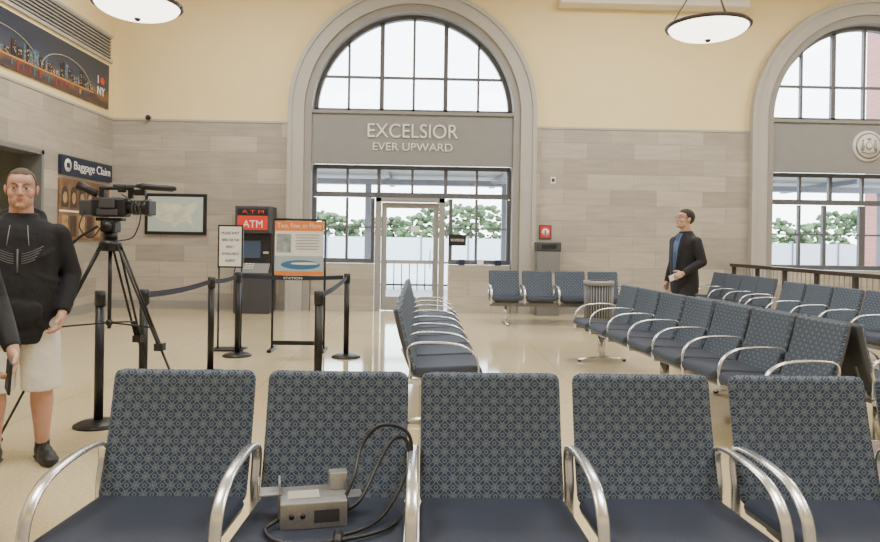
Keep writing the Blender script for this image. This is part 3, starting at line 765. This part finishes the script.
eyew = mat("eye_white", (.50, .47, .45), .4); lipm = mat("lips", (.38, .16, .13), .5)
def person(name, loc, theta, h, skin, hair, top_mat, leg_mat, shorts=False, arms=None, girth=1.0, head_rot=(0, 0), hem=.80,
           stance=.11, hairstyle='short', hood=False, step=(0, 0), glasses=False, hs=1.0, folds=0):
    k = h/1.8
    root = bpy.data.objects.new(name, None); COL.objects.link(root); root.location = (*loc, 0); root.rotation_euler = (0, 0, math.radians(theta))
    S = lambda p: V(p)*k
    g = girth
    b = B("t")
    rings = [(hem,.172,.128,0),(.86,.180,.132,0),(.95,.180,.134,-.004),(1.05,.175,.134,-.012),(1.16,.172,.130,-.010),(1.28,.180,.128,-.006),(1.37,.188,.120,0),(1.42,.183,.106,.006),(1.465,.145,.088,.012),(1.50,.092,.076,.014),(1.53,.070,.068,.012)]
    b.tube([S((0, c, z)) for z, rx, ry, c in rings], [(rx*g*k, ry*g*k) for z, rx, ry, c in rings], top_mat, 28, frame=(1, 0, 0))
    if folds:
        rr = random.Random(3)
        for q in range(9):
            z = hem+.05+q*.055; a0 = rr.uniform(-2.6, -.6); sl = rr.uniform(-.12, .12)
            pts = [S((.176*g*math.cos(a0+t*.2), .128*g*math.sin(a0+t*.2)-.006, z+sl*t*.2)) for t in range(6)]
            b.tube(pts, [.004*k, .010*k, .013*k, .013*k, .010*k, .004*k], top_mat, 8)
    for side, sg in (('L', 1), ('R', -1)):
        e, w, fd, pn, cu = arms[side]
        s = V((sg*.176*(1+(g-1)*.6), .005, 1.405))
        e = V(e); w = V(w)
        b.ell(S(s), (.060*k*g, .060*k*g, .055*k*g), top_mat)
        b.tube([S(s), S(s.lerp(e, .5)), S(e)], [.062*k*g, .057*k*g, .051*k*g], top_mat, 16); b.ell(S(e), (.051*k*g,)*3, top_mat, seg=16)
        b.tube([S(e), S(e.lerp(w, .5)), S(w)], [.051*k*g, .047*k*g, .038*k*g], top_mat, 16)
        if folds:
            for q in (.30, .55, .8): b.ell(S(e.lerp(w, q)), (.052*g*k*(1-.12*q),)*2+(.018*k,), top_mat, seg=14, rings=8)
            for q in (.75, .9): b.ell(S(s.lerp(e, q)), (.057*g*k,)*2+(.018*k,), top_mat, seg=14, rings=8)
    if hood:
        b.tube([S((.115*math.cos(a), .035+.07*math.sin(a), 1.495+.03*math.sin(a))) for a in [math.radians(-60+i*30) for i in range(11)]],
               [.026*k+.022*k*max(0, math.sin(math.radians(-60+i*30))) for i in range(11)], top_mat, 12)
        b.tube([S((-.13, -.13*g, .93)), S((0, -.150*g, .93)), S((.13, -.13*g, .93))], [(.05*k, .012*k), (.075*k, .016*k), (.05*k, .012*k)], top_mat, 14, frame=(0, 0, 1))
    jacket = bake(b, .010, 3, root, "jacket")
    b = B("l"); hips = [V((.088*g, 0, .93)), V((-.088*g, 0, .93))]
    kn, an = [], []
    for i, sg in enumerate((1, -1)):
        kn.append(V((sg*stance*.95, -.025+step[i]*.5, .50))); an.append(V((sg*stance, .015+step[i], .09)))
    b.tube([S((0, 0, .80)), S((0, 0, .9)), S((0, 0, 1.0)), S((0, 0, 1.06))], [(.150*g*k, .110*g*k), (.162*g*k, .115*g*k), (.155*g*k, .110*g*k), (.15*g*k, .10*g*k)], leg_mat, 24, frame=(1, 0, 0))
    for i in range(2):
        if shorts:
            p2 = kn[i].lerp(an[i], .10)
            b.tube([S(hips[i]), S(hips[i].lerp(kn[i], .5)), S(kn[i]), S(p2)], [.092*k*g, .096*k*g, .094*k*g, .098*k*g], leg_mat, 20)
        else:
            b.tube([S(hips[i]), S(hips[i].lerp(kn[i], .5)), S(kn[i]), S(kn[i].lerp(an[i], .5)), S(an[i]-V((0, 0, .035)))], [.092*k*g, .086*k*g, .068*k*g, .064*k, .058*k], leg_mat, 20)
    bake(b, .011, 2, root, "shorts" if shorts else "trousers")
    if shorts:
        b = B("s")
        for i in range(2):
            b.tube([S(kn[i]+V((0, 0, .06))), S(kn[i]), S(kn[i].lerp(an[i], .3)+V((0, .012, 0))), S(kn[i].lerp(an[i], .7)), S(an[i])], [.062*k, .060*k, .066*k, .048*k, .038*k], skin, 16)
        bake(b, .008, 3, root, "calves")
        b = B("sock")
        for i in range(2): b.tube([S(an[i]+V((0, 0, .035))), S(an[i]), S(an[i]-V((0, 0, .04)))], [.042*k, .042*k, .046*k], 'black', 16)
        b.done(parent=root, clean=False).name = "socks"
    b = B("sh")
    for i, sg in enumerate((1, -1)):
        a = an[i]; mt = Matrix.Translation(S((a.x, a.y, 0))) @ Matrix.Rotation(sg*.35, 4, 'Z') @ Matrix.Scale(k*1.05, 4)
        b.ell((0, .005, .062), (.042, .065, .05), 'black', mt); b.ell((0, -.09, .048), (.046, .10, .040), 'black', mt); b.ell((0, -.05, .075), (.036, .07, .035), 'black', mt)
        b.ell((0, -.15, .038), (.046, .055, .032), 'black', mt)
        b.tube([mt @ V((0, .05, .02)), mt @ V((0, -.02, .02)), mt @ V((0, -.12, .02)), mt @ V((0, -.19, .02))], [(.040*k, .018*k), (.045*k, .018*k), (.048*k, .018*k), (.034*k, .018*k)], 'black', 16, frame=(1, 0, 0))
    sh = bake(b, .007, 2, root, "shoes")
    zmin = min(v.co.z for v in sh.data.vertices)
    for v in sh.data.vertices: v.co.z -= zmin
    for side, sg in (('L', 1), ('R', -1)):
        e, w, fd, pn, cu = arms[side]; e = V(e); w = V(w)
        b = B("h"); wp = S(w)+(S(w)-S(e)).normalized()*.01
        hand(b, wp, fd, pn, (-sg*.3, -1, 0), skin, cu, k)
        bake(b, .0042, 1, root, "hand_"+side.lower())
    # head
    hm = Matrix.Translation(S((0, -.015, 1.672))) @ Matrix.Rotation(math.radians(head_rot[0]), 4, 'Z') @ Matrix.Rotation(math.radians(head_rot[1]), 4, 'X') @ Matrix.Scale(k*hs, 4)
    hg = min(g, 1.10)
    b = B("hd")
    E = lambda c, r: b.ell(c, r, skin, hm, 24, 16)
    E((0,.018,.034),(.073,.094,.084)); E((0,-.004,-.020),(.066,.080,.075)); E((0,-.022,-.060),(.053*hg,.062,.056)); E((0,-.064,-.094),(.023,.021,.018))
    E((0,-.052,.042),(.052,.034,.040)); E((0,-.068,.020),(.044,.018,.010))
    for i in range(6):
        t = i/5; E((0,-.080-.018*t,.012-.042*t),(.0075+.0045*t,.012,.012))
    E((0,-.066,-.062),(.026,.020,.020))
    for sg in (-1, 1):
        E((sg*.011,-.089,-.034),(.008,.009,.007)); E((sg*.038,-.048,-.028),(.026,.028,.028)); E((sg*.036*hg,-.012,-.062),(.022,.045,.034))
        E((sg*.076,.014,-.004),(.007,.018,.030)); E((sg*.080,.020,.004),(.007,.016,.020))
    b.tube([S((0,.018,1.45)), S((0,.010,1.52)), hm @ V((0,.020,-.05))], [.064*k*g,.058*k*g,.055*k*hg], skin, 24)
    bake(b, .0034, 5, root, "head")
    b = B("face_features")
    for sg in (-1, 1):
        b.ell((sg*.030,-.0705,.001),(.0135,.0115,.0065),eyew,hm,14,10); b.ell((sg*.030,-.0805,.001),(.0052,.003,.0052),'black',hm,10,6)
        b.ell((sg*.030,-.0715,.008),(.0165,.013,.0045),skin,hm,12,8); b.ell((sg*.030,-.0705,-.0065),(.015,.012,.0035),skin,hm,12,8)
        b.tube([hm @ V((sg*q,y,z)) for q,y,z in ((.013,-.085,.020),(.024,-.084,.025),(.036,-.077,.026),(.047,-.066,.021))],[.002*k,.0035*k,.0032*k,.0015*k],hair,8)
        if glasses:
            b.tube([hm @ V((sg*.031+.021*math.cos(a*math.pi/8),-.094,.001+.015*math.sin(a*math.pi/8))) for a in range(17)],.0016,'black',6,frame=tuple((hm.to_3x3() @ V((0,1,0)))))
            b.tube([hm @ V((sg*.052,-.092,.004)),hm @ V((sg*.080,.0,.006))],.0018,'black',6)
    if glasses: b.tube([hm @ V((-.010,-.095,.004)), hm @ V((.010,-.095,.004))], .0018, 'black', 6)
    b.tube([hm @ V(q) for q in ((-.022,-.077,-.062),(-.010,-.0855,-.0585),(0,-.0865,-.0600),(.010,-.0855,-.0585),(.022,-.077,-.062))],[.0012,.0035,.0035,.0035,.0012],lipm,8)
    b.tube([hm @ V(q) for q in ((-.019,-.077,-.064),(-.009,-.0845,-.0665),(0,-.0855,-.067),(.009,-.0845,-.0665),(.019,-.077,-.064))],[.0012,.004,.0045,.004,.0012],lipm,8)
    b.done(parent=root, clean=False)
    b = B("hr"); fr = .078 if hairstyle == 'buzz' else .066; cr = .0015 if hairstyle == 'buzz' else .007
    def inh(v):
        a = math.atan2(v.y-.02, abs(v.x))
        if a < -.75: line = fr+(.006 if hairstyle == 'buzz' and abs(v.x) > .035 else 0)
        elif a < -.35: line = fr+(0.010-fr)*(a+.75)/.4
        elif a < .15: line = .010
        else: line = .010-.055*min(1, (a-.15)/.5)
        return v.z > line
    b.ell((0,.018,.034),(.0745+cr,.0955+cr,.0855+cr*1.3),hair,hm,80,70,cond=inh)
    o = b.done(parent=root, clean=True); o.name = "hair"
    sol = o.modifiers.new("sol", 'SOLIDIFY'); sol.thickness = .002*k
    return root, jacket, k

def patch(jacket, k, name, parent, rows, m, off=.004, ncol=6):
    t = bvh_of(jacket); b = B(name); vs = []
    for z, x0, x1 in rows:
        for i in range(ncol+1):
            x = x0+(x1-x0)*i/ncol
            hit = t.ray_cast(V((x*k, -.6, z*k)), V((0, 1, 0)))[0]
            y = hit.y if hit else -.1*k
            vs.append(V((x*k, y-off, z*k)))
    n = ncol+1
    b.faces(vs, [(j*n+i, j*n+i+1, (j+1)*n+i+1, (j+1)*n+i) for j in range(len(rows)-1) for i in range(ncol)], m, True)
    return b.done(parent=parent)
def stripe(jacket, k, b, pts, r, m):
    t = bvh_of(jacket); out = []
    for x, z in pts:
        hit = t.ray_cast(V((x*k, -.6, z*k)), V((0, 1, 0)))[0]
        out.append(V((x*k, (hit.y if hit else -.1*k)+.0005, z*k)))
    b.tube(out, r, m, 6)

skin1 = mat("skin_ruddy", (.50, .28, .21), .5, noise=.05, nscale=30); skin2 = mat("skin_fair", (.52, .32, .24), .5, noise=.05, nscale=30)
hair1 = mat("hair_grey_brown", (.10, .07, .055), .9, noise=.3, nscale=200); hair2 = mat("hair_dark", (.03, .02, .015), .8, noise=.3, nscale=200)
hoodie = mat("black_hoodie_cloth", (.009, .009, .012), .9, bump=.9, nscale=9)
shortm = mat("white_shorts_cloth", (.66, .63, .57), .85, bump=.8, nscale=10)
suit = mat("black_suit_cloth", (.008, .008, .011), .75, bump=.6, nscale=8)
blue_s = mat("blue_shirt_cloth", (.08, .14, .30), .7); logo = mat("grey_logo_print", (.10, .10, .11), .7)

armsA = {'L': ((.275, .05, 1.15), (.235, -.10, .925), (-.15, -.35, -1), (-1, -.1, 0), .45),
         'R': ((-.265, .02, 1.14), (-.26, -.05, .90), (0, -.2, -1), (1, 0, 0), .35)}
root, jk, k = person("man_in_hoodie", (-2.45, 4.28), 24, 1.80, skin1, hair1, hoodie, shortm, True, armsA, 1.17, (2, 0), .74, .13, hairstyle='buzz', hood=True, hs=1.08, folds=1)
b = B("jacket_logo")
for s in range(5):
    for sg in (-1, 1):
        stripe(jk, k, b, [(sg*(.02+x/100), 1.28-.014*s+.035*(x/9)**1.5) for x in range(0, 12-s, 1)], .003, logo)
stripe(jk, k, b, [(0, 1.31), (0, 1.22), (0, 1.17)], .006, logo)
b.done(parent=root)
b = B("drawstrings")
for sg in (-1, 1): stripe(jk, k, b, [(sg*(.045+.002*i), 1.45-.02*i) for i in range(7)], .0025, 'grey')
b.done(parent=root)

armsB = {'L': ((.265, .02, 1.13), (.30, -.17, .925), (.02, -.45, -1), (-1, -.1, 0), .5), 'R': ((-.27, .02, 1.15), (-.27, -.03, .89), (0, -.2, -1), (1, 0, 0), .35)}
dk = mat("dark_trousers_cloth", (.02, .022, .03), .85)
root, jk, k = person("bystander_in_black_jacket", (-2.12, 3.02), 40, 1.74, skin2, hair2, suit, dk, False, armsB, 1.0, (10, 0), .80)
b = B("phone"); b.cbox(V((.262, -.255, .79)), (.012, .072, .145), 'black', rot=(.3, 0, 0), bevel=.004); b.done(parent=root)

armsC = {'L': ((.265, .03, 1.16), (.215, -.20, 1.03), (-.15, -1, -.35), (-.8, 0, -.5), .55),
         'R': ((-.25, .04, 1.15), (-.25, -.05, .90), (0, -.2, -1), (1, 0, 0), .4)}
root, jk, k = person("man_in_black_suit", (3.27, 8.50), -70, 1.84, skin2, hair2, suit, suit, False, armsC, 1.08, (-10, -12), .78, glasses=True, hs=1.05, step=(-.18, .16))
patch(jk, k, "shirt_front", root, [(1.50, -.045, .045), (1.46, -.055, .055), (1.38, -.052, .052), (1.28, -.045, .045), (1.18, -.037, .037), (1.08, -.028, .028), (.99, -.012, .012)], blue_s)
patch(jk, k, "necktie", root, [(1.49, -.014, .014), (1.46, -.018, .018), (1.44, -.014, .014), (1.25, -.022, .022), (1.06, -.022, .022), (1.03, -.004, .004)], mat("tie_cloth", (.03, .08, .18), .6), .009, 2)
patch(jk, k, "lapel_l", root, [(1.50, .040, .062), (1.42, .050, .100), (1.30, .045, .090), (1.12, .030, .055), (1.0, .012, .03)], suit, .010, 3)
patch(jk, k, "lapel_r", root, [(1.50, -.062, -.040), (1.42, -.100, -.050), (1.30, -.090, -.045), (1.12, -.055, -.030), (1.0, -.03, -.012)], suit, .010, 3)
b = B("phone"); b.cbox(V((.175, -.32, 1.00)), (.012, .13, .07), 'white', rot=(.3, 0, .1), bevel=.002); b.done(parent=root)

# ---------------------------------------------------------------- outside
ext = mat("exterior_paving", (.50, .50, .50), .8, noise=.1, nscale=2)
b = B("ground"); b.box((-120, YB+.42, -.25), (180, 160, -.02), ext); b.done()
b = B("platform_canopy")
cm = mat("canopy_soffit", (.30, .28, .26), .7); cs = mat("canopy_steel", (.14, .15, .18), .5)
b.box((-16, 17.2, 3.12), (19, 21, 3.25), cm)
for i in range(12): b.box((-16+i*3, 17.2, 3.0), (-15.85+i*3, 21, 3.12), cs)
for x in (-9.5, -4.4, -1.45, 2.2, 5.6, 9.0, 12.5, 17):
    b.box((x-.08, 18.4, -.02), (x+.08, 18.56, 3.0), cs)
b.box((-16, 18.3, 2.86), (19, 18.66, 3.0), cs); b.done()
b = B("platform_fence")
for i in range(150): b.box((-14+i*.22, 19.6, -.02), (-13.97+i*.22, 19.63, .80), 'blackm')
for z in (.1, .74): b.box((-14, 19.59, z), (19, 19.64, z+.05), 'blackm')
b.done()
pw = mat("platform_screen_white", (.62, .66, .70), .6)
b = B("platform_screen_wall")
for i in range(30): b.box((-30+i*3, 44, -.02), (-27.1+i*3, 44.2, 1.55), pw); b.box((-27.1+i*3, 43.95, -.02), (-27+i*3, 44.25, 1.7), cs)
b.done()
leaf = mat("tree_foliage", (.085, .13, .055), .9, noise=.65, nscale=.7, bump=.8)
bark = mat("tree_bark", (.10, .07, .05), .9)
b = B("tree_line"); rnd = random.Random(2)
def env(x): return 4.2+1.2*math.sin(x*.13+1)+.8*math.sin(x*.37)+.4*math.sin(x*.9)
for i in range(60): 
    x = -55+i*2.9; b.tube([(x, 85, -.05), (x, 85, 3)], [.2, .12], bark, 6)
for i in range(5200):
    x = rnd.uniform(-58, 118); h = env(x)*rnd.uniform(.15, 1.0)**.8
    r = rnd.uniform(.18, .48)
    b.ell((x, 85+rnd.uniform(-1.5, 1.5), h), (r*1.1, r, r*.75), leaf, None, 6, 4)
o = b.done(clean=False)
b = B("brick_building")
bk = stone_mat("red_brick", "X", (.32, .10, .07), (.25, .08, .06), (.35, .28, .25), .6, .2)
b.box((20.5, 30, -.05), (36, 31.5, 15), bk)
for i in range(5):
    for j in range(4): b.box((21.9+i*2.8, 29.95, 1.5+j*3.4), (23.2+i*2.8, 30.01, 3.6+j*3.4), 'dgrey')
b.done()

# ---------------------------------------------------------------- lights
for i, (x, y, e) in enumerate([(-3, 2, 340), (3, 2, 340), (9, 3, 300), (-3, 9.6, 320), (3.6, 9.8, 320), (9.5, 9.8, 300)]):
    l = bpy.data.lights.new("added_ceiling_fill", 'AREA'); l.shape = 'SQUARE'; l.size = 2.2; l.energy = e; l.color = (1.0, .97, .93)  # added area lamps above the view, brighten the whole interior
    o = bpy.data.objects.new("added_ceiling_fill", l); COL.objects.link(o); o.location = (x, y, H-.08)
    b = B("added_fill_panel"); b.box((-1.2, -1.2, -.05), (1.2, 1.2, 0), 'ceil'); b.done((x, y, H))  # made-up housing added over each fill lamp, out of view
w = bpy.data.worlds.new("World"); scene.world = w; w.use_nodes = True
nt = w.node_tree; bg = nt.nodes["Background"]
tc = nt.nodes.new("ShaderNodeTexCoord"); sp = nt.nodes.new("ShaderNodeSeparateXYZ"); rp = nt.nodes.new("ShaderNodeValToRGB")
rp.color_ramp.elements[0].position = 0.0; rp.color_ramp.elements[0].color = (.95, .98, 1, 1)
rp.color_ramp.elements[1].position = 0.6; rp.color_ramp.elements[1].color = (.70, .85, 1, 1)
nt.links.new(tc.outputs["Generated"], sp.inputs[0]); nt.links.new(sp.outputs["Z"], rp.inputs[0]); nt.links.new(rp.outputs[0], bg.inputs[0])
bg.inputs[1].default_value = 10.0

# ---------------------------------------------------------------- camera
cd = bpy.data.cameras.new("Camera"); cam = bpy.data.objects.new("Camera", cd); COL.objects.link(cam)
cd.sensor_width = 36; cd.lens = 690/880*36; cd.shift_y = -.0348; cd.clip_start = .05; cd.clip_end = 300
cam.matrix_world = Matrix.Translation((0, 0, 1.4)) @ Matrix.Rotation(math.radians(-1.49), 4, 'Z') @ Matrix.Rotation(math.pi/2, 4, 'X') @ Matrix.Rotation(math.radians(.9), 4, 'Z')
scene.camera = cam
